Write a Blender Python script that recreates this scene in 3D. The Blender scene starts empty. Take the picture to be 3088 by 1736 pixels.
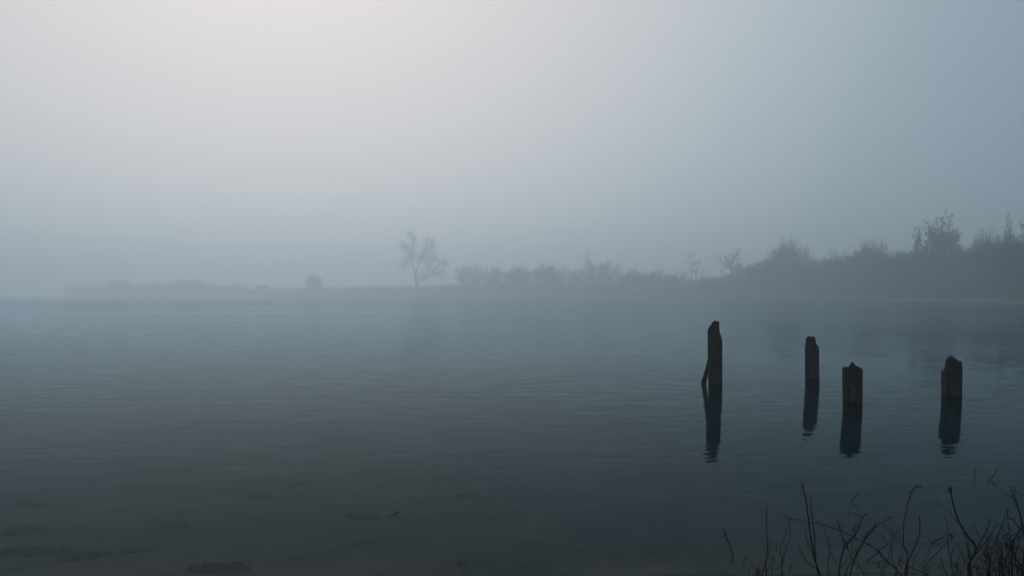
import bpy, math, random
import numpy as np
from mathutils import Vector, Matrix

C = bpy.context.scene
COL = C.collection
R = math.radians
PI = math.pi

# ------------------------------------------------------------------ camera
W0, H0 = 3088.0, 1736.0          # photograph
FPX = 2424.0                     # focal length in photograph pixels
HOR = 886.0                      # horizon row
PITCH = R(4.5)                   # camera looks slightly down, frame shifted up
CY = HOR + math.tan(PITCH) * FPX
CAMZ = 2.1
cam_d = bpy.data.cameras.new('camera')
cam = bpy.data.objects.new('camera', cam_d)
COL.objects.link(cam)
cam.location = (0, 0, CAMZ)
cam.rotation_euler = (PI / 2 - PITCH, 0, 0)
cam_d.sensor_width = 36.0
cam_d.lens = 36.0 * FPX / W0
cam_d.shift_y = (CY - H0 / 2) / W0
cam_d.clip_start = 0.05
cam_d.clip_end = 9000
C.camera = cam

# ------------------------------------------------------------------ world, sun, exposure
SUN_AZ, SUN_EL = R(-17), R(34)   # azimuth measured from +Y towards +X
sun_dir = Vector((math.sin(SUN_AZ) * math.cos(SUN_EL), math.cos(SUN_AZ) * math.cos(SUN_EL), math.sin(SUN_EL)))
GLOW_EL = R(26)
glow_dir = Vector((math.sin(SUN_AZ) * math.cos(GLOW_EL), math.cos(SUN_AZ) * math.cos(GLOW_EL), math.sin(GLOW_EL)))

w = bpy.data.worlds.new('World')
C.world = w
w.use_nodes = True
nt = w.node_tree
nt.nodes.clear()
def wn(t, **k):
    n = nt.nodes.new(t)
    for a, b in k.items():
        setattr(n, a, b)
    return n
out = wn('ShaderNodeOutputWorld')
bg = wn('ShaderNodeBackground')
bg.inputs['Strength'].default_value = 0.1
sky = wn('ShaderNodeTexSky', sky_type='NISHITA')
sky.sun_disc = False
sky.sun_elevation = SUN_EL
sky.sun_rotation = SUN_AZ
sky.air_density = 1.0
sky.dust_density = 4.0
sky.ozone_density = 1.5
tc = wn('ShaderNodeTexCoord')
dot = wn('ShaderNodeVectorMath', operation='DOT_PRODUCT')
dot.inputs[1].default_value = glow_dir
nt.links.new(tc.outputs['Generated'], dot.inputs[0])
mr = wn('ShaderNodeMapRange')
mr.inputs['From Min'].default_value = -1.0
mr.inputs['From Max'].default_value = 1.0
nt.links.new(dot.outputs['Value'], mr.inputs['Value'])
ramp = wn('ShaderNodeValToRGB')
ramp.color_ramp.interpolation = 'B_SPLINE'
# (angle from the hidden sun, linear colour) of the fog-bright overcast above the lake
GLOW = [(180, (.125, .17, .20)), (100, (.13, .18, .215)), (70, (.15, .215, .265)), (54, (.19, .285, .35)), (42, (.30, .40, .46)),
        (32, (.475, .53, .57)), (22, (.625, .605, .62)), (11, (.70, .638, .645)), (0, (.715, .64, .645))]
el = ramp.color_ramp.elements
while len(el) > 1:
    el.remove(el[-1])
el[0].position = 0.0
for i, (a, c) in enumerate(GLOW):
    p = (math.cos(R(a)) + 1) / 2
    e = el[0] if i == 0 else el.new(p)
    e.color = (*c, 1)
nt.links.new(mr.outputs['Result'], ramp.inputs['Fac'])
sc10 = wn('ShaderNodeVectorMath', operation='SCALE')
sc10.inputs['Scale'].default_value = 10.0
nt.links.new(ramp.outputs['Color'], sc10.inputs[0])
mix = wn('ShaderNodeMix', data_type='RGBA')
mix.inputs['Factor'].default_value = 0.94
nt.links.new(sky.outputs['Color'], mix.inputs['A'])
nt.links.new(sc10.outputs['Vector'], mix.inputs['B'])
nt.links.new(mix.outputs['Result'], bg.inputs['Color'])
nt.links.new(bg.outputs['Background'], out.inputs['Surface'])

sun_l = bpy.data.lights.new('sun', 'SUN')
sun_l.energy = 0.75
sun_l.angle = R(14)
sun_l.color = (1.0, 0.97, 0.93)
sun = bpy.data.objects.new('sun', sun_l)
COL.objects.link(sun)
sun.rotation_euler = sun_dir.to_track_quat('Z', 'Y').to_euler()
sun.location = (0, 0, 60)

C.view_settings.view_transform = 'Standard'
C.view_settings.look = 'None'
C.view_settings.exposure = 0.0
C.view_settings.gamma = 1.0
C.view_settings.use_curve_mapping = False
C.render.engine = 'CYCLES'
cy = C.cycles
cy.use_denoising = True
cy.max_bounces = 8
cy.diffuse_bounces = 3
cy.glossy_bounces = 3
cy.transparent_max_bounces = 16
cy.volume_bounces = 2
cy.caustics_reflective = False
cy.caustics_refractive = False

# ------------------------------------------------------------------ helpers
CP, SP = math.cos(PITCH), math.sin(PITCH)
CAM = Vector((0, 0, CAMZ))
def ray(px, py):
    a, b = (px - W0 / 2) / FPX, -(py - CY) / FPX
    # camera axes: right = X, forward = (0,CP,-SP), up = (0,SP,CP)
    return Vector((a, CP + b * SP, -SP + b * CP))
def at_dist(px, py, Y):
    d = ray(px, py)
    return CAM + d * (Y / d.y)
def at_z(px, py, z=0.0):
    d = ray(px, py)
    return CAM + d * ((z - CAMZ) / d.z)
def azimuth(px):
    d = ray(px, HOR)
    return math.atan2(d.x, d.y)

class MB:
    """collects geometry for ONE mesh object"""
    def __init__(self):
        self.v, self.f = [], []
    def tube(self, pts, radii, sides=5, cap=True):
        n = len(pts)
        base = len(self.v)
        for i in range(n):
            if i == 0: t = pts[1] - pts[0]
            elif i == n - 1: t = pts[-1] - pts[-2]
            else: t = pts[i + 1] - pts[i - 1]
            if t.length < 1e-9: t = Vector((0, 0, 1))
            t.normalize()
            a = Vector((1, 0, 0)) if abs(t.x) < .8 else Vector((0, 1, 0))
            u = t.cross(a).normalized(); v = t.cross(u)
            for k in range(sides):
                q = 2 * PI * k / sides
                self.v.append(pts[i] + (u * math.cos(q) + v * math.sin(q)) * radii[i])
        for i in range(n - 1):
            for k in range(sides):
                k2 = (k + 1) % sides
                self.f.append((base + i * sides + k, base + i * sides + k2, base + (i + 1) * sides + k2, base + (i + 1) * sides + k))
        if cap:
            self.f.append(tuple(base + k for k in reversed(range(sides))))
            self.f.append(tuple(base + (n - 1) * sides + k for k in range(sides)))
    def tri(self, p, q, width, rng):
        """a twig: a slim three-sided spike"""
        d = q - p
        a = Vector((rng.uniform(-1, 1), rng.uniform(-1, 1), rng.uniform(-1, 1)))
        u = d.cross(a)
        if u.length < 1e-6: u = Vector((1, 0, 0))
        u.normalize(); v = d.cross(u).normalized()
        b = len(self.v)
        h = width / 2
        self.v += [p + u * h, p - u * h * .5 + v * h * .87, p - u * h * .5 - v * h * .87, q]
        self.f += [(b, b + 1, b + 3), (b + 1, b + 2, b + 3), (b + 2, b, b + 3)]
    def leaf(self, p, s, rng):
        u = Vector((rng.uniform(-1, 1), rng.uniform(-1, 1), rng.uniform(-.6, .6))).normalized()
        v = u.cross(Vector((rng.uniform(-1, 1), rng.uniform(-1, 1), rng.uniform(-1, 1)))).normalized()
        b = len(self.v)
        self.v += [p - u * s, p + v * s * .5, p + u * s, p - v * s * .5]
        self.f.append((b, b + 1, b + 2, b + 3))
    def mesh(self, name, mat, smooth=True):
        me = bpy.data.meshes.new(name)
        me.from_pydata([tuple(x) for x in self.v], [], self.f)
        me.materials.append(mat)
        if smooth:
            me.polygons.foreach_set('use_smooth', [True] * len(me.polygons))
        me.update()
        return me
    def build(self, name, mat, parent=None, smooth=True):
        o = bpy.data.objects.new(name, self.mesh(name, mat, smooth))
        COL.objects.link(o)
        if parent is not None:
            o.parent = parent
        return o

def tag(o, label=None, cat=None, group=None, kind=None):
    if label: o['label'] = label
    if cat: o['category'] = cat
    if group: o['group'] = group
    if kind: o['kind'] = kind
    return o
def empty(name, loc=(0, 0, 0)):
    o = bpy.data.objects.new(name, None)
    o.empty_display_size = .3
    COL.objects.link(o)
    o.location = loc
    return o
def copy_tree(o, parent=None):
    c = o.copy(); COL.objects.link(c)
    if parent is not None: c.parent = parent
    for ch in list(o.children):
        copy_tree(ch, c)
    return c

# ------------------------------------------------------------------ materials
def mat(name, build):
    m = bpy.data.materials.new(name)
    m.use_nodes = True
    t = m.node_tree
    t.nodes.clear()
    o = t.nodes.new('ShaderNodeOutputMaterial')
    build(t, o)
    return m
def N(t, typ, **k):
    n = t.nodes.new(typ)
    for a, b in k.items(): setattr(n, a, b)
    return n
def noise(t, vec, scale, detail=4, rough=.6):
    n = N(t, 'ShaderNodeTexNoise')
    n.inputs['Scale'].default_value = scale
    n.inputs['Detail'].default_value = detail
    n.inputs['Roughness'].default_value = rough
    if vec is not None: t.links.new(vec, n.inputs['Vector'])
    return n
def mapping(t, scale, src='Object'):
    c = N(t, 'ShaderNodeTexCoord'); m = N(t, 'ShaderNodeMapping')
    m.inputs['Scale'].default_value = scale
    t.links.new(c.outputs[src], m.inputs['Vector'])
    return m.outputs['Vector']
def cramp(t, fac, stops):
    r = N(t, 'ShaderNodeValToRGB')
    e = r.color_ramp.elements
    e[0].position, e[0].color = stops[0][0], (*stops[0][1], 1)
    e[1].position, e[1].color = stops[-1][0], (*stops[-1][1], 1)
    for p, c in stops[1:-1]:
        x = e.new(p); x.color = (*c, 1)
    t.links.new(fac, r.inputs['Fac'])
    return r.outputs['Color']

def simple(name, c1, c2, scale, rough=.9, bump=.0, stretch=(1, 1, 1)):
    def b(t, o):
        v = mapping(t, stretch)
        n = noise(t, v, scale)
        p = N(t, 'ShaderNodeBsdfPrincipled')
        p.inputs['Roughness'].default_value = rough
        p.inputs['Specular IOR Level'].default_value = .25
        t.links.new(cramp(t, n.outputs['Fac'], [(.3, c1), (.7, c2)]), p.inputs['Base Color'])
        if bump:
            bm = N(t, 'ShaderNodeBump'); bm.inputs['Strength'].default_value = .8; bm.inputs['Distance'].default_value = bump
            t.links.new(n.outputs['Fac'], bm.inputs['Height']); t.links.new(bm.outputs['Normal'], p.inputs['Normal'])
        t.links.new(p.outputs['BSDF'], o.inputs['Surface'])
    return mat(name, b)

M_bark = simple('bark', (.035, .032, .03), (.07, .064, .058), 3, bump=.02, stretch=(1, 1, .3))
M_twig = simple('far_twigs', (.022, .022, .022), (.04, .037, .035), 1.5)
M_leaf = simple('evergreen_leaf', (.02, .026, .02), (.036, .042, .03), .8, rough=.7)
M_thicket = simple('thicket_twigs', (.009, .011, .012), (.018, .02, .02), .4)
M_cane = simple('dark_cane', (.02, .016, .02), (.042, .032, .038), 30, rough=.9, stretch=(1, 1, .3))
M_redcane = simple('red_cane', (.05, .024, .032), (.085, .036, .046), 30, rough=.8, stretch=(1, 1, .3))
M_bank = simple('bank_soil', (.03, .028, .022), (.075, .068, .05), 1.4, bump=.05)
M_farbank = simple('far_bank_soil', (.009, .011, .012), (.02, .021, .021), .12, bump=.1)
M_weed = simple('water_weed', (.006, .008, .012), (.014, .017, .02), 9)
M_rock = simple('wet_stone', (.003, .0035, .005), (.007, .008, .009), 8, rough=1.0)
M_grass = simple('dead_grass', (.06, .05, .03), (.11, .095, .06), 6)
M_fleck = simple('pale_fleck', (.25, .27, .27), (.36, .38, .37), 20)
M_iron = simple('rusty_iron', (.03, .02, .015), (.06, .035, .025), 40, rough=.7)
M_scar = simple('bare_wood', (.28, .26, .24), (.42, .4, .37), 60)

def b_bed(t, o):
    v = mapping(t, (1, 1, 1))
    n = noise(t, v, .9, 6, .65); n2 = noise(t, v, 7, 4)
    mx = N(t, 'ShaderNodeMath', operation='MULTIPLY_ADD')
    mx.inputs[1].default_value = .35; t.links.new(n2.outputs['Fac'], mx.inputs[0]); t.links.new(n.outputs['Fac'], mx.inputs[2])
    p = N(t, 'ShaderNodeBsdfDiffuse')
    t.links.new(cramp(t, mx.outputs[0], [(.40, (.055, .056, .05)), (.62, (.12, .102, .092)), (.85, (.17, .138, .124))]), p.inputs['Color'])
    t.links.new(p.outputs['BSDF'], o.inputs['Surface'])
M_bed = mat('lakebed_mud', b_bed)

def b_water(t, o):
    geo = N(t, 'ShaderNodeNewGeometry')
    def mp(scale, rot=0):
        m = N(t, 'ShaderNodeMapping'); m.inputs['Scale'].default_value = scale; m.inputs['Rotation'].default_value = (0, 0, rot)
        t.links.new(geo.outputs['Position'], m.inputs['Vector']); return m.outputs['Vector']
    def centred(n):
        s = N(t, 'ShaderNodeVectorMath', operation='SUBTRACT'); s.inputs[1].default_value = (.5, .5, .5)
        t.links.new(n.outputs['Color'], s.inputs[0]); return s.outputs['Vector']
    def scaled(v, k):
        s = N(t, 'ShaderNodeVectorMath', operation='MULTIPLY'); s.inputs[1].default_value = k
        t.links.new(v, s.inputs[0]); return s.outputs['Vector']
    def add(a, b):
        s = N(t, 'ShaderNodeVectorMath', operation='ADD'); t.links.new(a, s.inputs[0]); t.links.new(b, s.inputs[1]); return s.outputs['Vector']
    small = scaled(centred(noise(t, mp((1.3, 7.6, 1), R(4)), 1.0, 2, .5)), (.125, .085, 0))
    fine = scaled(centred(noise(t, mp((4.0, 22, 1), R(-3)), 1.0, 1, .5)), (.03, .03, 0))
    swell = scaled(centred(noise(t, mp((.25, 1.1, 1), R(7)), 1.0, 1, .5)), (.008, .011, 0))
    # wind: patches where the ripples stand up more
    wind = noise(t, mp((.02, .09, 1)), 1.0, 3, .55)
    wr = N(t, 'ShaderNodeMapRange'); wr.inputs['From Min'].default_value = .38; wr.inputs['From Max'].default_value = .68
    wr.inputs['To Min'].default_value = .35; wr.inputs['To Max'].default_value = 1.5
    t.links.new(wind.outputs['Fac'], wr.inputs['Value'])
    sv = N(t, 'ShaderNodeVectorMath', operation='SCALE')
    px = N(t, 'ShaderNodeSeparateXYZ'); t.links.new(geo.outputs['Position'], px.inputs[0])
    dr = N(t, 'ShaderNodeMapRange'); dr.inputs['From Min'].default_value = 12; dr.inputs['From Max'].default_value = 220
    dr.inputs['To Min'].default_value = 1.0; dr.inputs['To Max'].default_value = 7.0
    t.links.new(px.outputs['Y'], dr.inputs['Value'])
    ml = N(t, 'ShaderNodeMath', operation='MULTIPLY'); t.links.new(wr.outputs['Result'], ml.inputs[0]); t.links.new(dr.outputs['Result'], ml.inputs[1])
    t.links.new(add(small, fine), sv.inputs[0]); t.links.new(ml.outputs[0], sv.inputs['Scale'])
    tot = add(add(sv.outputs['Vector'], swell), geo.outputs['True Normal'])
    nm = N(t, 'ShaderNodeVectorMath', operation='NORMALIZE'); t.links.new(tot, nm.inputs[0])
    fr = N(t, 'ShaderNodeFresnel'); fr.inputs['IOR'].default_value = 1.056
    t.links.new(nm.outputs['Vector'], fr.inputs['Normal'])
    gl = N(t, 'ShaderNodeBsdfGlossy'); gl.inputs['Roughness'].default_value = .02
    gl.inputs['Color'].default_value = (.82, .945, .99, 1)
    t.links.new(nm.outputs['Vector'], gl.inputs['Normal'])
    tr = N(t, 'ShaderNodeBsdfTransparent'); tr.inputs['Color'].default_value = (.94, .95, .95, 1)
    df = N(t, 'ShaderNodeBsdfDiffuse'); df.inputs['Color'].default_value = (.012, .033, .042, 1)   # silt in suspension
    bd = N(t, 'ShaderNodeMixShader'); bd.inputs['Fac'].default_value = .42
    t.links.new(tr.outputs['BSDF'], bd.inputs[1]); t.links.new(df.outputs['BSDF'], bd.inputs[2])
    mx = N(t, 'ShaderNodeMixShader')
    t.links.new(fr.outputs['Fac'], mx.inputs['Fac'])
    t.links.new(bd.outputs['Shader'], mx.inputs[1]); t.links.new(gl.outputs['BSDF'], mx.inputs[2])
    t.links.new(mx.outputs['Shader'], o.inputs['Surface'])
    va = N(t, 'ShaderNodeVolumeAbsorption'); va.inputs['Color'].default_value = (.24, .54, .62, 1); va.inputs['Density'].default_value = .95
    t.links.new(va.outputs['Volume'], o.inputs['Volume'])
M_water = mat('lake_water', b_water)
M_water.cycles.homogeneous_volume = True

def b_pile(t, o):
    c = N(t, 'ShaderNodeTexCoord'); geo = N(t, 'ShaderNodeNewGeometry')
    m = N(t, 'ShaderNodeMapping'); m.inputs['Scale'].default_value = (14, 14, 1.2)
    t.links.new(c.outputs['Object'], m.inputs['Vector'])
    grain = noise(t, m.outputs['Vector'], 1.6, 6, .7)
    blot = noise(t, c.outputs['Object'], 5, 4)
    col = cramp(t, grain.outputs['Fac'], [(.3, (.014, .014, .016)), (.52, (.042, .041, .040)), (.74, (.095, .092, .080))])
    # soaked band above the waterline
    sx = N(t, 'ShaderNodeSeparateXYZ'); t.links.new(geo.outputs['Position'], sx.inputs[0])
    ad = N(t, 'ShaderNodeMath', operation='MULTIPLY_ADD'); ad.inputs[1].default_value = -.10
    t.links.new(blot.outputs['Fac'], ad.inputs[0]); t.links.new(sx.outputs['Z'], ad.inputs[2])
    wet = N(t, 'ShaderNodeMapRange'); wet.inputs['From Min'].default_value = .10; wet.inputs['From Max'].default_value = .17
    t.links.new(ad.outputs[0], wet.inputs['Value'])
    mx = N(t, 'ShaderNodeMix', data_type='RGBA')
    mx.inputs['A'].default_value = (.006, .006, .009, 1)
    t.links.new(wet.outputs['Result'], mx.inputs['Factor']); t.links.new(col, mx.inputs['B'])
    p = N(t, 'ShaderNodeBsdfPrincipled'); p.inputs['Roughness'].default_value = .85; p.inputs['Specular IOR Level'].default_value = .15
    t.links.new(mx.outputs['Result'], p.inputs['Base Color'])
    bm = N(t, 'ShaderNodeBump'); bm.inputs['Strength'].default_value = .9; bm.inputs['Distance'].default_value = .012
    t.links.new(grain.outputs['Fac'], bm.inputs['Height']); t.links.new(bm.outputs['Normal'], p.inputs['Normal'])
    t.links.new(p.outputs['BSDF'], o.inputs['Surface'])
M_pile = mat('weathered_pile_wood', b_pile)
M_rot = simple('rotten_wood', (.006, .006, .006), (.022, .02, .018), 25, bump=.01)

# ------------------------------------------------------------------ terrain
rng = random.Random(11)
def snoise(x, y, s=0):
    return (math.sin(x * 1.3 + s) * math.cos(y * 1.7 - s * .7) + .6 * math.sin(x * 2.9 - y * 2.1 + s * 2) + .35 * math.sin(x * 6.1 + y * 5.3 + s * 3)) / 1.95
SHORE_Y = 5.35
def near_shore(x):
    return SHORE_Y + .18 * snoise(x * .35, 0, 1) - .0025 * x * x + .25 * math.exp(-((x - 3.2) / 1.6) ** 2)
def near_z(x, y):
    s = near_shore(x) - y        # metres inland
    if s > 0:
        z = .03 + .14 * min(s, 1.5) + .08 * max(0, s - 1.5)
        z = min(z, .52 + .01 * max(0, s - 5))
        z += .035 * snoise(x * 2, y * 2, 3) * min(1, s)
    else:
        q = -s
        z = .03 - .14 * min(q, 2.0) - .075 * max(0, min(q - 2.0, 10)) - .05 * max(0, q - 12)
        z = max(z, -2.6) + .03 * snoise(x * .9, y * .9, 5)
    return z
def grid_mesh(name, xs, ys, zf, mat_, kind='structure'):
    v = [(x, y, zf(x, y)) for y in ys for x in xs]
    nx = len(xs)
    f = [(j * nx + i, j * nx + i + 1, (j + 1) * nx + i + 1, (j + 1) * nx + i) for j in range(len(ys) - 1) for i in range(nx - 1)]
    me = bpy.data.meshes.new(name); me.from_pydata(v, [], f)
    me.polygons.foreach_set('use_smooth', [True] * len(me.polygons)); me.update()
    o = bpy.data.objects.new(name, me); COL.objects.link(o); me.materials.append(mat_)
    return tag(o, kind=kind)
def warp(a, b, n, p):
    return [a + (b - a) * (i / n) for i in range(n + 1)] if p == 1 else None
xs = [-2900, -1500, -700, -300, -120] + [x * 1.5 for x in range(-40, -8)] + [-12 + .3 * i for i in range(81)] + [x * 1.5 for x in range(9, 41)] + [120, 300, 700, 1500, 2900]
ys_land = [-2900, -1500, -700, -300, -120, -60, -30, -15, -8, -4, -2, -1] + [i * .3 for i in range(0, 21)]
# the bank behind the lens and the shallows share one sheet, split at y = 6
near_o = grid_mesh('near_bank', xs, ys_land, near_z, M_bank)
ys_bed = [6.0 + .3 * i for i in range(0, 40)] + [18.5, 20, 24, 30, 40, 60, 120, 300, 700, 1500, 2900]
bed_o = grid_mesh('lakebed', xs, ys_bed, near_z, M_bed)
near_o['label'] = 'low muddy near bank under the bare canes'
bed_o['label'] = 'dim muddy bed showing through the shallows'

wm = bpy.data.meshes.new('lake_water')
wx, wy0, wy1, wz = 2850, -30, 2850, -4.0
wm.from_pydata([(-wx, wy0, 0), (wx, wy0, 0), (wx, wy1, 0), (-wx, wy1, 0), (-wx, wy0, wz), (wx, wy0, wz), (wx, wy1, wz), (-wx, wy1, wz)], [],
               [(0, 1, 2, 3), (7, 6, 5, 4), (4, 5, 1, 0), (5, 6, 2, 1), (6, 7, 3, 2), (7, 4, 0, 3)])
wm.materials.append(M_water)
water = bpy.data.objects.new('lake_water', wm); COL.objects.link(water)
tag(water, 'calm grey blue lake with fine ripples', kind='structure')

# far shore: distance of the waterline for each photograph column
SHORE = [(-900, 897), (-300, 893.6), (180, 893.2), (700, 893.8), (1250, 895), (1800, 896.8), (2100, 898.2), (2300, 900.2), (2500, 902), (2680, 904.2), (2850, 907), (3000, 910), (3088, 914), (3600, 928), (4600, 950), (7000, 990)]
def shore_dist(px):
    for (a, ya), (b, yb) in zip(SHORE, SHORE[1:]):
        if a <= px <= b:
            y = ya + (yb - ya) * (px - a) / (b - a)
            break
    else:
        y = SHORE[-1][1]
    p = at_z(max(-900, min(px, 7000)), y)
    return p.y * (1 + .012 * math.sin(px * .011) + .007 * math.sin(px * .037 + 1))
PROFILE = [(-8, -1.2), (-1.5, -.35), (0, -.03), (1.2, .22), (3, .38), (5, .75), (9, 1.5), (16, 2.2), (40, 2.35), (140, 2.5), (420, 2.8)]
def bank_z(off):
    for (a, za), (b, zb) in zip(PROFILE, PROFILE[1:]):
        if a <= off <= b:
            return za + (zb - za) * (off - a) / (b - a)
    return PROFILE[-1][1]
def bank_k(Y):
    return max(.9, min(2.3, Y / 250))
def far_point(px, off):
    """ground point on the far bank, off metres behind the waterline"""
    Y = shore_dist(px) + off
    x = (px - W0 / 2) / FPX * Y * 1.0 / (CP + (-(HOR - CY) / FPX) * SP)
    return Vector((x, Y, bank_z(off) * bank_k(Y)))
fv, ff = [], []
cols = [180 + 12 * i for i in range(0, 330)] + [4200 + 140 * i for i in range(0, 20)]
for ci, px in enumerate(cols):
    for oi, (off, z) in enumerate(PROFILE):
        edge = min(1, max(0, (px - 180) / 240))
        p = far_point(px, off)
        zz = z * edge * bank_k(p.y) if z > 0 else z
        if z > .1: zz += .25 * snoise(p.x * .15, p.y * .15, 2) * min(1, z) * edge
        fv.append((p.x, p.y, zz - (0 if edge > 0 else .4)))
n = len(PROFILE)
for i in range(len(cols) - 1):
    for j in range(n - 1):
        ff.append((i * n + j, (i + 1) * n + j, (i + 1) * n + j + 1, i * n + j + 1))
fm = bpy.data.meshes.new('far_bank'); fm.from_pydata(fv, [], ff); fm.materials.append(M_farbank); fm.update()
fm.polygons.foreach_set('use_smooth', [True] * len(fm.polygons))
fb = bpy.data.objects.new('far_bank', fm); COL.objects.link(fb)
tag(fb, 'low brushy far bank fading into the fog', kind='structure')

ov, of = [], []
for i in range(0, 90):
    px = 2560 + 12 * i
    for off, z in ((-.5, -.05), (-.1, .16), (.5, .24), (1.3, .22)):
        p = far_point(px, off); p.z = z + .06 * snoise(p.x * .3, off, 4) * (z > 0)
        ov.append(tuple(p))
for i in range(89):
    for j in range(3):
        of.append((i * 4 + j, i * 4 + 4 + j, i * 4 + 5 + j, i * 4 + 1 + j))
om = bpy.data.meshes.new('mud_rim'); om.from_pydata(ov, [], of); om.update()
om.materials.append(simple('pale_mud', (.06, .06, .058), (.10, .098, .094), .3))
mud = bpy.data.objects.new('mud_rim', om); COL.objects.link(mud)
tag(mud, 'thin pale muddy rim where the dark wood meets the water', kind='structure')

# ------------------------------------------------------------------ haze
def b_haze(t, o):
    v = N(t, 'ShaderNodeVolumePrincipled')
    v.inputs['Color'].default_value = (.785, .905, .98, 1)
    v.inputs['Density'].default_value = .0029
    v.inputs['Anisotropy'].default_value = .6
    t.links.new(v.outputs['Volume'], o.inputs['Volume'])
M_haze = mat('haze', b_haze)
M_haze.cycles.homogeneous_volume = True
hb = MB()
X, Y0, Y1, Z0, Z1 = 3000, -3000, 3000, -8.0, 48.0
hb.v = [Vector(p) for p in ((-X, Y0, Z0), (X, Y0, Z0), (X, Y1, Z0), (-X, Y1, Z0), (-X, Y0, Z1), (X, Y0, Z1), (X, Y1, Z1), (-X, Y1, Z1))]
hb.f = [(3, 2, 1, 0), (4, 5, 6, 7), (0, 1, 5, 4), (1, 2, 6, 5), (2, 3, 7, 6), (3, 0, 4, 7)]
haze = hb.build('haze', M_haze, smooth=False)
tag(haze, 'pale fog lying over the whole lake', kind='stuff')

# ------------------------------------------------------------------ far trees
def rvec(r):
    return Vector((r.uniform(-1, 1), r.uniform(-1, 1), r.uniform(-1, 1)))
def grow(mb, tw, p, d, length, rad, level, last, r, up=.12, wob=.22, kids=(7, 6, 5, 5), leaves=None, twigw=.035, spread=.8, start=.3, leafs=.28, nleaf=5, tp=(1.15, -.55)):
    if level >= last:
        q = p + (d + rvec(r) * .3).normalized() * length
        tw.tri(p, q, twigw, r)
        for k in range(2):
            t = r.uniform(.3, .9)
            b = p.lerp(q, t)
            tw.tri(b, b + (d + rvec(r) * .9).normalized() * length * r.uniform(.3, .6), twigw * .8, r)
        if leaves is not None:
            for k in range(nleaf):
                leaves.leaf(p.lerp(q, r.random()) + rvec(r) * leafs, leafs * r.uniform(.7, 1.4), r)
        return
    ns = 5 if level == 0 else 4
    pts, rr = [p.copy()], [rad]
    for i in range(ns):
        d = (d + rvec(r) * wob + Vector((0, 0, up))).normalized()
        pts.append(pts[-1] + d * length / ns)
        rr.append(rad * (1 - .72 * (i + 1) / ns))
    mb.tube(pts, rr, 6 if level == 0 else (4 if level == 1 else 3), cap=False)
    nk = kids[min(level, len(kids) - 1)]
    for k in range(nk):
        t = start + (1 - start) * (k + r.random()) / nk
        fi = min(t * ns, ns - 1e-3); i = int(fi)
        b = pts[i].lerp(pts[i + 1], fi - i)
        ax = (pts[i + 1] - pts[i]).normalized()
        side = rvec(r); side -= ax * side.dot(ax)
        if side.length < 1e-4: continue
        side.normalize()
        dd = (ax * r.uniform(.5, 1.0) + side * spread * r.uniform(.7, 1.3)).normalized()
        grow(mb, tw, b, dd, length * r.uniform(.42, .68) * (tp[0] + tp[1] * t), max(rr[i] * .6, .012), level + 1, last, r, up * .8, wob, kids, leaves, twigw, spread, .25, leafs, nleaf, tp)

def make_bare(seed, last=3, kids=(8, 6, 5), spread=.85, clear=.3, stems=1, up=.1, H=10.0):
    r = random.Random(seed)
    a, b = MB(), MB()
    for s in range(stems):
        lean = rvec(r) * (.08 if stems == 1 else .35); lean.z = 1
        grow(a, b, Vector((r.uniform(-.3, .3) * (stems > 1), r.uniform(-.3, .3) * (stems > 1), -.3)), lean.normalized(), H * r.uniform(.8, .95), .26 / stems ** .5, 0, last, r,
             up, .16, kids, None, .045, spread, clear)
    return a, b
def make_shrub(seed, stems=9, H=10.0, last=2, dense=False):
    r = random.Random(seed)
    a, b = MB(), MB()
    lf = None
    for s in range(stems):
        an = r.uniform(0, 2 * PI); k = r.uniform(.05, .95)
        d = Vector((math.cos(an) * k, math.sin(an) * k, 1)).normalized()
        grow(a, b, Vector((math.cos(an) * .5 * k, math.sin(an) * .5 * k, -.3)), d, H * r.uniform(.68, .8), .13, 0, last, r,
             .03, .2, (13, 9), lf, .075, .8, .2, .13, 6)
    return a, b
def make_dense(seed, H=10.0, stems=1, slim=1.0, nleaf=6):
    r = random.Random(seed)
    a, b, l = MB(), MB(), MB()
    for s in range(stems):
        d = Vector((r.uniform(-.18, .18), r.uniform(-.18, .18), 1)).normalized()
        grow(a, b, Vector((r.uniform(-.4, .4), r.uniform(-.4, .4), -.3)), d, H * r.uniform(.82, .97), .25, 0, 2, r, .12, .14, (20, 12), l, .05, .8 * slim, .14, .22, nleaf + 3, (.5, .35))
    return a, b, l
def extents(mbs):
    zs = [v.z for m in mbs for v in m.v]; xs_ = sorted([math.hypot(v.x, v.y) for m in mbs for v in m.v])
    return max(zs), xs_[int(len(xs_) * .97)]

PROTO = {}
def proto(key, parts, names, mats):
    h, rad = extents(parts)
    PROTO[key] = (h, rad, [(nm, p.mesh(nm, m_, smooth=(nm == 'trunk'))) for nm, p, m_ in zip(names, parts, mats)])
for i, sd in enumerate((3, 8)):
    proto('bare%d' % i, make_bare(sd, last=4, kids=(10, 6, 5, 4)), ('trunk', 'crown'), (M_bark, M_twig))
proto('fork0', make_bare(21, last=4, kids=(6, 5, 4, 3), spread=.7, clear=.42, stems=2, up=.06), ('trunk', 'crown'), (M_bark, M_twig))
for i, sd in enumerate((31, 37, 44)):
    proto('shrub%d' % i, make_shrub(sd), ('stem', 'crown'), (M_bark, M_twig))
for i, sd in enumerate((51, 52)):
    proto('bushy%d' % i, make_shrub(sd, stems=22), ('stem', 'crown'), (M_bark, M_twig))
for i, sd in enumerate((61, 67, 73)):
    proto('ivy%d' % i, make_dense(sd, stems=1 + (i == 1), slim=(1, .7, .5)[i]), ('trunk', 'branch', 'crown'), (M_bark, M_twig, M_leaf))

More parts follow.
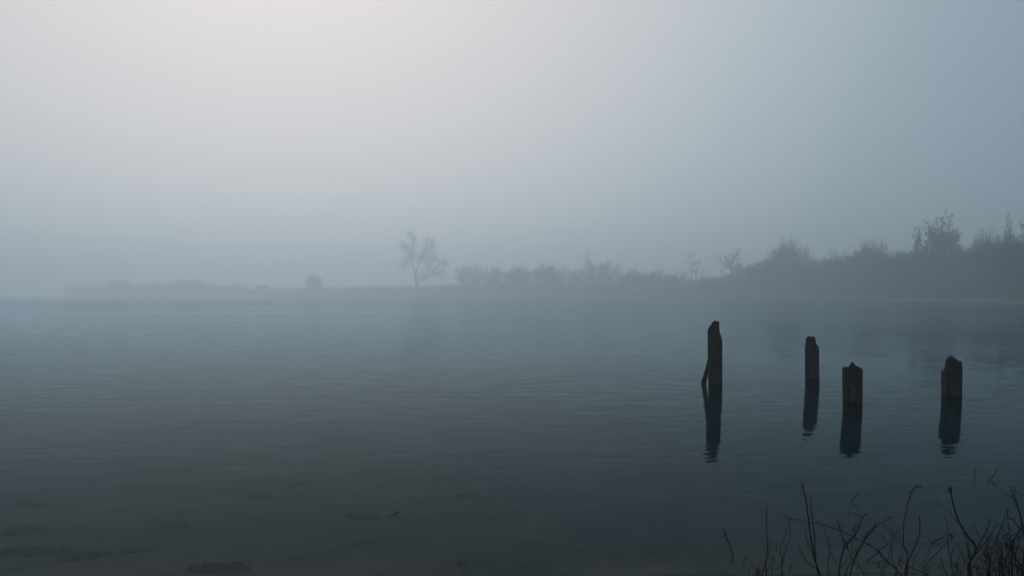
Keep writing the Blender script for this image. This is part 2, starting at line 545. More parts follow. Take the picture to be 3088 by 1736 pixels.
DISP = 3088 / 2576.0
def plant(name, key, xd, topd, wd, off, label, cat, group, rot=None):
    """xd, topd, wd: centre column, top row and width as seen at 2576 px"""
    px = xd * DISP
    g = far_point(px, off)
    top = at_dist(px, topd * DISP, g.y)
    h, rad, parts = PROTO[key]
    sz = (top.z - g.z) / h
    sx = (1.16 if cat == 'bush' else 1.0) * wd * DISP * g.y / FPX / (2 * rad)
    o = empty(name, (g.x, g.y, g.z))
    o.scale = (sx, sx, sz)
    o.rotation_euler = (0, 0, rng.uniform(0, 2 * PI) if rot is None else rot)
    for nm, me in parts:
        c = bpy.data.objects.new(nm, me); COL.objects.link(c); c.parent = o
    return tag(o, label, cat, group)

# the lone broad tree, limbs traced one by one
LT = lambda X, Y: (1100 + X / 3.22, 680 + Y / 3.22)
lone_off = 9
lg = far_point(LT(508, 630)[0], lone_off)
lone = empty('lone_tree', lg)
tag(lone, 'lone broad bare tree with a low limb reaching right, standing apart on the far bank', 'tree')
LIMBS = [ # points in crop px, start radius, end radius
 ([(508, 640), (506, 600), (505, 560), (500, 520), (492, 470)], 1.15, .75),
 ([(492, 475), (477, 410), (466, 330), (455, 275), (425, 250), (395, 238), (368, 212)], .42, .07),
 ([(468, 340), (486, 265), (482, 195), (462, 130), (440, 100)], .26, .05),
 ([(471, 390), (440, 372), (402, 386), (372, 414)], .16, .04),
 ([(497, 480), (515, 385), (531, 330), (570, 282), (590, 212), (604, 150)], .40, .06),
 ([(531, 332), (582, 312), (652, 294)], .22, .05),
 ([(572, 284), (640, 242), (664, 190)], .2, .05),
 ([(514, 400), (560, 352), (602, 372), (622, 420), (590, 440)], .24, .05),
 ([(512, 540), (545, 515), (582, 500), (640, 462), (700, 470), (762, 488)], .34, .06),
 ([(640, 462), (690, 412), (742, 372), (782, 362)], .22, .04),
 ([(516, 520), (540, 480), (562, 455)], .18, .05),
 ([(455, 300), (430, 330), (405, 350)], .12, .04),
 ([(602, 360), (650, 340), (700, 345)], .15, .04),
]
tm, tb, tt = MB(), MB(), MB()
r = random.Random(5)
for k, (pp, r0, r1) in enumerate(LIMBS):
    dy = 0 if k == 0 else r.uniform(-1, 1) * 3.2
    pts = []
    for i, (X_, Y_) in enumerate(pp):
        a = i / (len(pp) - 1)
        pts.append(at_dist(*LT(X_, Y_), lg.y + (dy * a if k else 0)) - lg)
    # resample with a little crookedness
    P = [pts[0]]
    for a, b in zip(pts, pts[1:]):
        m_ = a.lerp(b, .5) + rvec(r) * (b - a).length * .06
        P += [m_, b]
    rad = [(r0 + (r1 - r0) * (i / (len(P) - 1)) ** .7) * 1.35 for i in range(len(P))]
    if k == 0:
        rad[0] *= 1.5; rad[1] *= 1.15
    (tm if k == 0 else tb).tube(P, rad, 8 if k == 0 else 5, cap=False)
    if k:
        L = sum((b - a).length for a, b in zip(P, P[1:]))
        n_ = int(L * 3.0) + 3
        for q in range(n_):
            t = .2 + .8 * (q + r.random()) / n_
            i = min(int(t * (len(P) - 1)), len(P) - 2)
            b = P[i].lerp(P[i + 1], r.random())
            ax = (P[i + 1] - P[i]).normalized()
            ow = Vector((b.x, b.y, b.z - 15)).normalized()
            dd = (ax * .25 + rvec(r).normalized() * .8 + ow * .55 + Vector((0, 0, .1))).normalized()
            grow(tt, tt, b, dd, r.uniform(2.4, 6.2), .06, 2, 4, r, .06, .3, (6, 5, 6, 6), None, .04, 1.0, .2)
tm.build('trunk', M_bark, lone); tb.build('limb', M_bark, lone); tt.build('crown', M_twig, lone, smooth=False)

# left part of the far bank: low bushes almost lost in the fog
for a in [('shrub1', 292, 700, 95, 8, 'squat faint bush at the left end of the far bank'),
          ('shrub2', 218, 726, 60, 8, 'lowest faint bush where the far bank sinks into the fog'),
          ('shrub0', 395, 706, 80, 9, 'faint low bush just right of the squat bush on the left far bank'),
          ('shrub1', 468, 699, 110, 9, 'tallest of the faint bushes joined in a long hump on the left far bank'),
          ('shrub2', 545, 714, 95, 8, 'sloping right end of the long faint hump of bushes on the left far bank'),
          ('shrub0', 664, 712, 48, 9, 'very faint small bush between the long hump and the round small tree')]:
    plant('bush', *a, 'bush', 'faint bushes on the left far bank')
plant('round_tree', 'bushy1', 788, 680, 46, 10, 'small round faint tree rising alone left of the broad bare tree', 'tree', None)

# the middle row
MID = [('shrub0', 1188, 657, 92, 7, 'fan shaped bush with a visible forked trunk, first right of the broad bare tree'),
       ('bushy0', 1243, 662, 52, 8, 'narrow bush squeezed between the fan shaped bush and the tall round bush'),
       ('bushy1', 1302, 657, 84, 7, 'tall dense round topped bush in the middle of the far bank'),
       ('bushy0', 1380, 655, 100, 7, 'broad dense bush left of the slim tree on the far bank'),
       ('shrub2', 1450, 668, 74, 8, 'thin see-through bush left of the slim tree'),
       ('shrub1', 1526, 650, 108, 8, 'wide loose bush right of the slim tree'),
       ('bushy1', 1590, 668, 86, 7, 'low loose bush right of the wide loose bush'),
       ('shrub2', 1648, 670, 92, 7, 'low loose bush two left of the Y forked tree'),
       ('shrub1', 1700, 680, 60, 7, 'small bush at the left foot of the Y forked tree'),
       ('bushy0', 1790, 690, 90, 6, 'low dark bush between the two bare forked trees'),
       ('shrub1', 1890, 660, 100, 7, 'loose bush between the bare tree and the tall hazy tree')]
for a in MID:
    plant('bush', *a, 'bush', 'bushes along the middle of the far bank')
plant('slim_tree', 'bare0', 1472, 622, 46, 9, 'slim bare tree sticking up above the middle bushes', 'tree', None)
plant('forked_tree', 'fork0', 1744, 630, 82, 6, 'small bare tree forked like a Y above the low bushes', 'tree', None, .4)
plant('bare_tree', 'bare1', 1840, 622, 84, 7, 'bare spreading tree just right of the Y forked tree', 'tree', None)

# the wood on the right, nearer and darker
WOOD = [('bushy1', 1980, 582, 118, 16, 'tall hazy tree at the left end of the dark wood'),
        ('bushy1', 1960, 624, 130, 12, 'dense bush under the tall hazy tree'),
        ('bushy0', 2056, 640, 130, 10, 'dense low bush right of the tall hazy tree'),
        ('bare0', 2105, 620, 80, 18, 'thin bare tree leaning out over the low part of the wood'),
        ('bushy0', 2182, 588, 92, 20, 'hazy broad crowned tree above the middle of the dark wood'),
        ('bushy1', 2140, 622, 140, 12, 'dark bush under the hazy broad crowned tree in the wood'),
        ('bare0', 2232, 594, 66, 18, 'bare tree between the hazy broad crowned tree and the slim pole tree'),
        ('ivy2', 2294, 566, 34, 14, 'slim pole like tree left of the ivy covered pair'),
        ('ivy0', 2336, 543, 80, 14, 'left and lower of the two leafy trees rising from the wood'),
        ('ivy1', 2388, 523, 92, 15, 'tallest leafy tree with a notched top rising from the wood'),
        ('bushy0', 2236, 622, 130, 12, 'dark bush below the slim pole like tree'),
        ('bushy1', 2330, 606, 120, 12, 'dark bush below the two leafy trees'),
        ('bushy0', 2424, 612, 130, 12, 'dark bush in the dip right of the tallest leafy tree'),
        ('bushy0', 2472, 562, 74, 13, 'rounded dense tree right of the dip in the wood'),
        ('bushy1', 2528, 558, 96, 14, 'dense tree under the bare twigs near the right edge'),
        ('bare0', 2518, 528, 66, 17, 'bare topped tree near the right edge with upright twigs'),
        ('bare1', 2590, 548, 110, 12, 'bare tree cut by the right edge with a limb rising right'),
        ('bushy1', 2496, 592, 120, 12, 'dark bush in front of the trees near the right edge'),
        ('bushy0', 2585, 572, 130, 12, 'darkest bush cut by the right edge of the picture')]
for a in WOOD:
    leafy = 'bush' in a[5]
    plant('bush' if leafy else ('leafy_tree' if a[0].startswith('ivy') else 'bare_tree'), *a, 'bush' if leafy else 'tree',
          'bushes at the foot of the dark wood' if leafy else 'trees of the dark wood')

# thicket: the twiggy mass nobody could count, along the bank and filling the wood
def thicket(name, rows, seed, label):
    """rows: (x0, x1 disp px, top row left, top row right, offset range, count, length)"""
    g = np.random.default_rng(seed)
    VV = []
    for x0, x1, t0, t1, o0, o1, cnt, ln in rows:
        for i in range(cnt):
            a = g.random()
            xd = x0 + (x1 - x0) * a
            off = g.uniform(o0, o1)
            gp = far_point(xd * DISP, off)
            hump = 1.06 + .12 * math.sin(xd * .041 + off * .13) + .09 * math.sin(xd * .11 + 2 - off * .4) + .05 * math.sin(xd * .29 + off)
            top = at_dist(xd * DISP, (t0 + (t1 - t0) * a) * DISP, gp.y).z - gp.z
            z = gp.z + top * hump * (g.random() ** 1.4)
            p = Vector((gp.x, gp.y, z))
            lk = ln * max(.8, gp.y / 280)
            d = Vector((g.normal(0, .6), g.normal(0, .6), abs(g.normal(.5, .5)))).normalized() * lk * g.uniform(.5, 1.4)
            s = Vector((g.normal(), g.normal(), g.normal() * .5)).normalized() * lk * .05
            VV += [p - s, p + s, p + d]
    me = bpy.data.meshes.new(name)
    me.from_pydata([tuple(v) for v in VV], [], [(i, i + 1, i + 2) for i in range(0, len(VV), 3)])
    me.materials.append(M_thicket)
    o = bpy.data.objects.new(name, me); COL.objects.link(o)
    return tag(o, label, kind='stuff')
thicket('thicket', [(165, 620, 731, 724, 1, 14, 5000, 2.4), (600, 1180, 736, 722, 1, 14, 9000, 1.8), (1120, 1560, 722, 718, 1.5, 18, 14000, 1.6), (1500, 1950, 716, 698, 1.5, 22, 18000, 1.5),
                    (1880, 2300, 676, 652, 2, 36, 40000, 1.6), (2250, 2720, 652, 622, 2, 40, 54000, 1.6)], 4, 'dense winter brush along the far bank')

# ------------------------------------------------------------------ timber piles
def prof(pts):
    def f(u):
        if u <= pts[0][0]: return pts[0][1]
        for (a, ya), (b, yb) in zip(pts, pts[1:]):
            if u <= b: return ya + (yb - ya) * (u - a) / max(b - a, 1e-6)
        return pts[-1][1]
    return f
def pile(px0, px1, water_row, top_pts, seed, label, lean, depth=1.0):
    """top_pts: silhouette of the broken top in photograph px"""
    r = random.Random(seed)
    base = at_z((px0 + px1) / 2, water_row)
    az = math.atan2(base.x, base.y)
    rad = (px1 - px0) / 2 * base.y / FPX * math.cos(az)
    cx = (px0 + px1) / 2
    loc = [((x - cx) / ((px1 - px0) / 2), at_dist(x, y, base.y).z) for x, y in top_pts]
    f = prof(loc)
    o = empty('timber_pile', (base.x, base.y, 0))
    tag(o, label, 'post', 'broken timber piles standing in the lake')
    NS, rows = 96, 40
    mb = MB()
    zb = -depth - .4
    # side wall
    ph = [r.uniform(0, 6.28) for _ in range(8)]
    def rr(an, z):
        g = sum(math.sin(an * k + ph[i] + .35 * math.sin(z * 2 + i)) * a for i, (k, a) in enumerate(((2, .02), (3, .016), (7, .012), (13, .013), (19, .012), (29, .01))))
        return rad * (.985 + g + .02 * math.sin(z * 3 + ph[7]))
    crack = [r.uniform(0, 2 * PI) for _ in range(5)]
    ztop = {}
    jag = [r.uniform(-1, 1) for _ in range(NS)]
    for k in range(NS):
        an = 2 * PI * k / NS
        u = math.cos(an)
        z = f(max(-1, min(1, u * .985)))
        z += .012 * jag[k] + .009 * jag[(k * 7) % NS]
        ztop[k] = z
    for j in range(rows + 1):
        for k in range(NS):
            an = 2 * PI * k / NS
            z = zb + (ztop[k] - zb) * (j / rows)
            q = rr(an, z)
            for c_ in crack:
                dd = abs((an - c_ + PI) % (2 * PI) - PI)
                if dd < .06: q *= .90 + .5 * dd
            if j == rows: q *= .985
            mb.v.append(Vector((math.cos(an) * q, math.sin(an) * q, z)))
    for j in range(rows):
        for k in range(NS):
            k2 = (k + 1) % NS
            mb.f.append((j * NS + k, j * NS + k2, (j + 1) * NS + k2, (j + 1) * NS + k))
    side = mb.build('shaft', M_pile, o)
    # rotten broken top: a height field over the section
    cp = MB()
    rings = 9
    for i in range(rings):
        s = 1 - i / rings
        for k in range(NS):
            an = 2 * PI * k / NS
            q = rr(an, ztop[k]) * .985 * s
            x, y = math.cos(an) * q, math.sin(an) * q
            u = x / rad
            z = f(max(-1, min(1, u))) if i else ztop[k]
            if i:
                z += .02 * snoise(x * 40, y * 40, seed) + .012 * r.uniform(-1, 1) - .05 * (1 - s) * (0.4 + .6 * abs(y / rad))
            cp.v.append(Vector((x, y, z)))
    cp.v.append(Vector((0, 0, f(0) - .01)))
    for i in range(rings - 1):
        for k in range(NS):
            k2 = (k + 1) % NS
            cp.f.append((i * NS + k, i * NS + k2, (i + 1) * NS + k2, (i + 1) * NS + k))
    c_ = len(cp.v) - 1
    for k in range(NS):
        cp.f.append(((rings - 1) * NS + k, (rings - 1) * NS + (k + 1) % NS, c_))
    cp.build('broken_top', M_rot, o)
    o.rotation_euler = (0, R(lean), -az)
    bpy.context.view_layer.update()
    return o, base, rad
A = lambda X, Y: (2050 + X / 2.896, 920 + Y / 2.896)
B = lambda X, Y: (2450 + X / 3.291, 980 + Y / 3.291)
p1, b1, r1 = pile(2136, 2179, 1178, [A(*q) for q in ((250, 215), (256, 200), (264, 185), (278, 181), (283, 150), (292, 146), (297, 152), (302, 140), (310, 137), (316, 143), (322, 139), (328, 146), (335, 140), (344, 146), (347, 160), (350, 215), (357, 258), (366, 285), (373, 300))], 1,
      'tallest timber pile, leftmost of the four, with a thin pole leaning on it', -1.6)
p2, b2, r2 = pile(2427.5, 2470.8, 1163, [A(*q) for q in ((1095, 375), (1099, 350), (1101, 320), (1105, 288), (1115, 276), (1130, 272), (1140, 277), (1160, 276), (1176, 281), (1187, 284), (1190, 318), (1195, 345), (1205, 355), (1215, 364), (1219, 385))], 2,
      'second timber pile from the left, with a rounded knob left of its broken shoulder', -2.0)
p3, b3, r3 = pile(2541.2, 2601, 1238, [B(*q) for q in ((300, 436), (305, 426), (318, 421), (360, 418), (370, 413), (377, 396), (386, 380), (398, 374), (405, 364), (411, 378), (420, 392), (430, 411), (442, 416), (470, 426), (488, 433), (497, 440))], 3,
      'flat topped timber pile with one small pointed spike', -2.2)
p4, b4, r4 = pile(2837, 2901, 1220, [B(*q) for q in ((1272, 452), (1290, 450), (1304, 447), (1312, 436), (1315, 400), (1319, 352), (1330, 334), (1345, 322), (1357, 309), (1364, 318), (1375, 313), (1392, 312), (1400, 330), (1418, 336), (1438, 344), (1448, 362), (1458, 366), (1464, 358), (1475, 360), (1479, 385), (1485, 402))], 4,
      'thickest timber pile, rightmost of the four, with a jagged high crown and low left notch', -2.0)
# spikes and rot teeth on the tops, nails, a pale scar
def teeth(o, base, pts, wpx, seed):
    r = random.Random(seed)
    for X_, Y_ in pts:
        mb = MB()
        p = o.matrix_basis.inverted() @ at_dist(X_, Y_, base.y)
        rad = wpx / 2 * base.y / FPX
        mb.tube([p - Vector((0, 0, .07)), p - Vector((0, 0, .03)), p - Vector((0, 0, .008)), p], [rad * 1.3, rad, rad * .8, rad * .3], 7)
        mb.build('splinter', M_rot, o)
teeth(p1, b1, [A(288, 146), A(309, 134), A(324, 138), A(338, 138)], 4.5, 2)
teeth(p4, b4, [B(1357, 306), B(1383, 309), B(1470, 356)], 5, 3)
for X0_, X1_ in ((242, 258), (352, 369)):
    mb = MB(); q0 = p1.matrix_basis.inverted() @ at_dist(*A(X0_, 264), b1.y); q1 = p1.matrix_basis.inverted() @ at_dist(*A(X1_, 265), b1.y)
    mb.tube([q0, q1], [.010, .010], 6); mb.build('nail', M_iron, p1)
mb = MB()
sc = p3.matrix_basis.inverted() @ at_dist(*B(417, 657), b3.y - r3 * 1.0)
for k in range(3):
    mb.leaf(sc + Vector((.006 * k - .006, -.012, .012 - .012 * k)), .016, random.Random(k))
mb.build('bare_patch', M_scar, p3)
# pole leaning on the tallest pile
s0 = at_z(2121.5, 1152.5)
s1 = at_dist(2137.5, 1093, b1.y + r1 * 1.05)
d_ = (s1 - s0).normalized()
mb = MB()
mb.tube([s0 - d_ * 2.2, s0 - d_ * .6, s0, s0.lerp(s1, .5) + Vector((.01, 0, .01)), s1 + d_ * .12], [.062, .06, .058, .052, .045], 10)
lp = mb.build('leaning_pole', M_pile)
tag(lp, 'thin pole leaning against the back of the tallest timber pile', 'pole')

# ------------------------------------------------------------------ things in the shallows
def shallow_point(px, row):
    z = -.4
    for _ in range(12):
        p = at_z(px, row, z); z = near_z(p.x, p.y)
    return at_z(px, row, z)
def lump(name, px, row, wpx, hpx, seed, label, cat, group, m_):
    r = random.Random(seed)
    c = shallow_point(px, row)
    rx = wpx / 2 * c.y / FPX
    ry = max((at_z(px, row - hpx / 2, c.z).y - at_z(px, row + hpx / 2, c.z).y) / 2, .06)
    mb = MB(); nu, nv = 26, 7
    ph = [r.uniform(0, 6.28) for _ in range(6)]
    for j in range(nv):
        t = j / (nv - 1)
        for i in range(nu):
            an = 2 * PI * i / nu
            k = 1 + .16 * math.sin(2 * an + ph[0]) + .13 * math.sin(3 * an + ph[1]) + .09 * math.sin(5 * an + ph[2]) + .06 * math.sin(9 * an + ph[3])
            s = math.cos(t * PI / 2) ** .8 if t < 1 else 0.02
            dx, dy = rx * k * s * math.cos(an), ry * k * s * math.sin(an)
            mb.v.append(Vector((dx, dy, near_z(c.x + dx, c.y + dy) - c.z - .02 + (.028 + min(rx, ry) * .03) * min(1, 2 * t) * (1 + .25 * math.sin(4 * an + ph[4] + 3 * t)))))
    for j in range(nv - 1):
        for i in range(nu):
            i2 = (i + 1) % nu
            mb.f.append((j * nu + i, j * nu + i2, (j + 1) * nu + i2, (j + 1) * nu + i))
    mb.f.append(tuple((nv - 1) * nu + i for i in range(nu)))
    o = mb.build(name, m_)
    o.location = c
    return tag(o, label, cat, group)
def weed(px, row, wpx, hpx, seed, label):
    """a mat of short drowned blades, ragged at its rim"""
    r = random.Random(seed)
    c = shallow_point(px, row)
    rx = wpx / 2 * c.y / FPX
    ry = 1.3 * max((at_z(px, row - hpx / 2, c.z).y - at_z(px, row + hpx / 2, c.z).y) / 2, .10)
    mb = MB()
    cl = [(r.gauss(0, .36), r.gauss(0, .36), r.uniform(.12, .3)) for _ in range(8)]
    for i in range(650):
        a, b, k = r.choice(cl)
        x, y = c.x + rx * (a + r.gauss(0, k)), c.y + ry * (b + r.gauss(0, k))
        p = Vector((x, y, near_z(x, y) + .004))
        ln = r.uniform(.04, .11)
        mb.leaf(p + Vector((0, 0, r.uniform(.0, .03))), ln * .5, r)
    for v in mb.v: v -= c
    o = mb.build('weed_patch', M_weed)
    o.location = c
    return tag(o, label, 'water weed', 'weed patches under the shallow water')
Dp = lambda x, y: (x * DISP, y * DISP)
for k, (x, y, wd, hd, lab) in enumerate([
    (350, 1384, 92, 34, 'largest dark sunken stone in the shallows at lower left'),
    (912, 1371, 76, 28, 'dark sunken stone below the small forked twig'),
    (1160, 1418, 34, 16, 'small dark sunken stone near the bottom edge centre')]):
    lump('sunken_stone', *Dp(x, y), wd * DISP, hd * DISP, 20 + k, lab, 'stone', 'dark stones under the shallow water', M_rock)
for k, (x, y, wd, hd, lab) in enumerate([
    (18, 1240, 70, 22, 'dark weed patch touching the left edge of the picture'),
    (112, 1238, 44, 9, 'thin dark weed streak right of the patch on the left edge'),
    (90, 1275, 90, 20, 'ragged dark weed patch below the thin streak at left'),
    (70, 1335, 110, 16, 'long slanting weed streak at left halfway to the bottom'),
    (75, 1392, 120, 26, 'broad weed patch near the lower left corner'),
    (200, 1402, 110, 26, 'weed patch just left of and below the largest sunken stone'),
    (440, 1326, 50, 10, 'small weed tuft above and right of the largest sunken stone'),
    (560, 1432, 120, 14, 'weed patch on the bottom edge right of the largest sunken stone'),
    (655, 1250, 60, 12, 'faint weed patch in deeper water left of centre'),
    (750, 1224, 62, 10, 'farthest faint weed patch in deeper water left of centre'),
    (910, 1302, 90, 12, 'faint weed patch just left of the small forked twig'),
    (1180, 1252, 70, 9, 'faint weed streak in deeper water right of the small forked twig')]):
    weed(*Dp(x, y), wd * DISP, hd * DISP, 50 + k, lab)
# floating flecks
g = random.Random(9)
mb = MB()
for i in range(70):
    px = g.triangular(500, 3000, 1900); row = 1736 - 300 * g.random() ** 1.3
    c = at_z(px, row, .004)
    s = g.uniform(.002, .0045); an = g.uniform(0, 3.1); L = g.uniform(1, 3.0)
    u = Vector((math.cos(an), math.sin(an), 0)) * s * L; v = Vector((-math.sin(an), math.cos(an), 0)) * s
    b = len(mb.v)
    mb.v += [c - u, c + v, c + u, c - v]; mb.f.append((b, b + 1, b + 2, b + 3))
fl = mb.build('floating_flecks', M_fleck, smooth=False)
tag(fl, 'tiny pale flecks floating on the near water', kind='stuff')

# ------------------------------------------------------------------ canes and sticks
E = lambda X, Y: (2150 + X / 2.746, 1380 + Y / 2.746)
def smooth_path(pts, r, jit=.0):
    P = []
    n_ = len(pts)
    for i in range(n_ - 1):
        p0, p1_, p2_, p3_ = pts[max(i - 1, 0)], pts[i], pts[i + 1], pts[min(i + 2, n_ - 1)]
        for k in range(4):
            t = k / 4
            q = .5 * ((2 * p1_) + (p2_ - p0) * t + (2 * p0 - 5 * p1_ + 4 * p2_ - p3_) * t * t + (3 * p1_ - p0 - 3 * p2_ + p3_) * t ** 3)
            if jit: q = q + rvec(r) * jit
            P.append(q)
    P.append(pts[-1])
    return P
def stick(px_pts, r0, label, seed, fork=None):
    """first point at the water, the rest above it"""
    r = random.Random(seed)
    b = at_z(*E(*px_pts[0]))
    pts = [at_dist(*E(X_, Y_), b.y + .03 * i) for i, (X_, Y_) in enumerate(px_pts)]
    pts[0] = b
    d = (pts[1] - pts[0]).normalized()
    P = [b - d * .03 - Vector((0, 0, .10))] + smooth_path(pts, r, .0012)
    mb = MB(); mb.tube(P, [max(r0 * .92 * (1 - .3 * i / len(P)), .005) for i in range(len(P))], 6)
    o = mb.build('twig', M_cane)
    for f_ in fork or []:
        mb = MB(); q = [at_dist(*E(X_, Y_), b.y + .05) for X_, Y_ in f_]
        mb.tube(q, [r0 * .5, r0 * .3], 5); mb.build('side_shoot', M_cane, o)
    return tag(o, label, 'twig', 'single twigs poking out of the water')
stick([(168, 820), (140, 730), (112, 660), (93, 590)], .006, 'leaning twig out of the water, left of all the canes', 1)
stick([(262, 828), (275, 819), (289, 815)], .005, 'tiny twig tip just above the water left of the leftmost canes', 2)
stick([(1145, 362), (1170, 330), (1195, 300), (1208, 280)], .007, 'bent twig out of the water above the middle canes', 3)
stick([(2280, 180), (2310, 155), (2335, 125), (2355, 92)], .008, 'forked twig farthest out in the water at right', 4, [[(2352, 96), (2376, 88)]])
stick([(2167, 142), (2171, 110), (2186, 80)], .006, 'short upright twig out in the water left of the forked one', 5)
stick([(1805, 702), (1850, 680), (1912, 655)], .0055, 'low twig pointing right from the water between the canes', 6)
stick([(1285, 840), (1340, 800), (1395, 750), (1450, 705)], .0055, 'long low twig reaching right from the water amid the canes', 7)
stick([(635, 905), (640, 885), (646, 868)], .005, 'tiny upright twig right of the leftmost canes', 8)
# small V twig left of centre
v0 = at_z(1184, 1550); v1 = at_dist(1205.5, 1539.5, v0.y)
mb = MB(); mb.tube([v0 + Vector((-.35, .1, -.12)), v0, v1], [.006, .006, .003], 6)
tag(mb.build('twig', M_cane), 'small lone twig in the open water left of centre', 'twig', 'single twigs poking out of the water')

def ground_root(px, Y):
    p = at_dist(px, 1736, Y); p.z = near_z(p.x, Y) - .03; return p
def shrub(root_X, Y, stems, label, seed, fill=0, fill_box=None):
    """stems: (points in crop px, radius, material); traced canes of one plant rooted on the near bank"""
    r = random.Random(seed)
    rp = ground_root(E(root_X, 0)[0], Y)
    o = empty('bare_shrub', rp)
    tag(o, label, 'shrub', 'bare shrubs at the water edge')
    for i, (pp, rad, m_) in enumerate(stems):
        dy = r.uniform(-.22, .22)
        low = pp[0][1] > 930
        pts = []
        for k, (X_, Y_) in enumerate(pp):
            a = k / (len(pp) - 1)
            pts.append(at_dist(*E(X_, Y_), Y + (dy * a if low else dy * .5)))
        if low:
            pts = [rp + Vector((r.uniform(-.06, .06), r.uniform(-.05, .05), 0)) + (pts[0] - rp) * .12] + pts
        pts = [p - rp for p in pts]
        P = smooth_path(pts, r, .0016)
        mb = MB()
        n_ = len(P)
        rad *= .6
        rr_ = [max(rad * (1.35 - .8 * k / n_), .0011) * (1 + .12 * r.uniform(-1, 1)) for k in range(n_)]
        mb.tube(P, rr_, 6)
        # nodes, buds and short side shoots
        L = sum((b - a).length for a, b in zip(P, P[1:]))
        for q in range(int(L * 16) if rad > .0022 else int(L * 4)):
            k = r.randrange(n_ // 3, n_ - 1) if n_ > 4 else 0
            ax = (P[k + 1] - P[k]).normalized()
            s = rvec(r); s -= ax * s.dot(ax); s.normalize()
            ln = r.choice((.006, .008, .012, .012, .03))
            mb.tube([P[k], P[k] + (ax * .7 + s).normalized() * ln], [rr_[k] * .75, rr_[k] * .4], 4)
        mb.build('cane', m_ or M_cane, o)
    for q in range(fill):
        x0, x1, y0, y1 = fill_box
        X_ = r.uniform(x0, x1); top = y0 + (y1 - y0) * r.random() ** 1.1
        bx = X_ + r.uniform(-90, 90)
        yy = Y + r.uniform(-.25, .3)
        pts = [at_dist(*E(bx, 1050), yy), at_dist(*E(bx + (X_ - bx) * .4 + r.uniform(-25, 25), (1050 + top) / 2 + 60), yy + r.uniform(-.1, .1)),
               at_dist(*E(X_ + r.uniform(-15, 15), top + 40), yy + r.uniform(-.15, .15)), at_dist(*E(X_, top), yy + r.uniform(-.15, .15))]
        pts = [rp + (pts[0] - rp) * .35] + pts
        pts = [p - rp for p in pts]
        P = smooth_path(pts, r, .002)
        rad = r.uniform(.0016, .0042)
        mb = MB(); n_ = len(P)
        mb.tube(P, [rad * (1.1 - .6 * k / n_) for k in range(n_)], 5)
        for z in range(r.randint(2, 5)):
            k = r.randrange(n_ // 2, n_ - 1)
            ax = (P[k + 1] - P[k]).normalized(); s = rvec(r); s -= ax * s.dot(ax); s.normalize()
            e1 = P[k] + (ax * .8 + s * .8).normalized() * r.uniform(.03, .13); e2 = e1 + (ax + s * .3 + rvec(r) * .3).normalized() * r.uniform(.02, .08)
            mb.tube([P[k], e1, e2], [rad * .6, rad * .45, rad * .3], 4)
        mb.build('cane', M_cane, o)
    return o
S = []
RED = M_redcane
shrub(410, 5.25, [([(440, 978), (440, 850), (453, 720), (443, 560), (446, 400)], .0055, None), ([(400, 978), (440, 850), (470, 760), (472, 690), (430, 672)], .004, None),
    ([(385, 978), (345, 910), (300, 850)], .004, None), ([(480, 978), (495, 890), (515, 828)], .0035, None), ([(440, 960), (470, 900), (497, 805), (516, 794)], .0035, None),
    ([(368, 978), (370, 920), (386, 880)], .004, None), ([(370, 920), (420, 936), (470, 928), (560, 890), (600, 795)], .0035, None), ([(305, 978), (303, 888)], .003, None),
    ([(375, 940), (360, 910), (355, 906)], .004, None), ([(527, 775), (527, 705)], .003, None), ([(352, 978), (380, 915), (395, 905)], .0035, None)],
    'leftmost bare shrub, with one tall upright cane', 1)
shrub(575, 5.3, [([(588, 978), (562, 880), (600, 770), (636, 650), (632, 492)], .0045, None), ([(558, 978), (578, 860), (555, 790), (562, 720), (603, 625), (585, 558)], .004, None),
    ([(632, 500), (625, 515)], .004, None), ([(596, 590), (606, 582)], .004, None), ([(568, 700), (572, 680)], .003, None)],
    'thin pair of crooked canes second from the left', 2)
shrub(880, 5.15, [([(885, 978), (855, 880), (830, 760), (800, 600), (775, 380), (750, 260), (733, 205)], .0085, None), ([(852, 870), (842, 690), (825, 520), (805, 340)], .006, None),
    ([(872, 948), (800, 880), (740, 800), (700, 690)], .005, None), ([(852, 870), (805, 745), (772, 665), (769, 600)], .0045, None), ([(750, 300), (735, 292), (714, 286)], .003, None),
    ([(742, 310), (722, 308)], .0025, None), ([(738, 262), (716, 242)], .0025, None), ([(772, 345), (786, 288)], .0025, None), ([(806, 345), (794, 322)], .003, None), ([(806, 345), (813, 320)], .003, None),
    ([(842, 620), (852, 592)], .003, None), ([(845, 640), (862, 664)], .003, None), ([(795, 735), (758, 700)], .0022, None), ([(740, 235), (727, 210)], .003, None), ([(778, 510), (764, 488)], .0025, None), ([(835, 480), (832, 455)], .0025, None)],
    'bare shrub with the tallest straight cane, knobbly at its tip', 3)
shrub(1040, 5.2, [([(1036, 978), (1050, 880), (1080, 760), (1160, 660), (1200, 590), (1240, 490), (1283, 455)], .0075, None), ([(1080, 760), (1085, 700), (1060, 620), (1045, 560), (1020, 502)], .006, None),
    ([(1085, 715), (1140, 668), (1170, 640), (1166, 590), (1190, 530)], .0055, None), ([(1030, 900), (970, 760), (940, 640), (900, 560), (840, 500)], .003, None), ([(965, 978), (955, 870), (967, 760), (965, 640)], .0035, None),
    ([(1240, 492), (1215, 476), (1180, 460), (1165, 445)], .003, None), ([(1062, 610), (1075, 545)], .003, None), ([(1055, 600), (1035, 560)], .003, None), ([(1120, 740), (1100, 700), (1060, 640)], .004, None),
    ([(1050, 590), (1030, 600)], .0045, None), ([(1160, 600), (1185, 570), (1210, 565)], .0045, None), ([(1195, 462), (1170, 470), (1175, 450)], .002, None)],
    'bare shrub with curled leaf bits near its top, left of the leaning canes', 4)
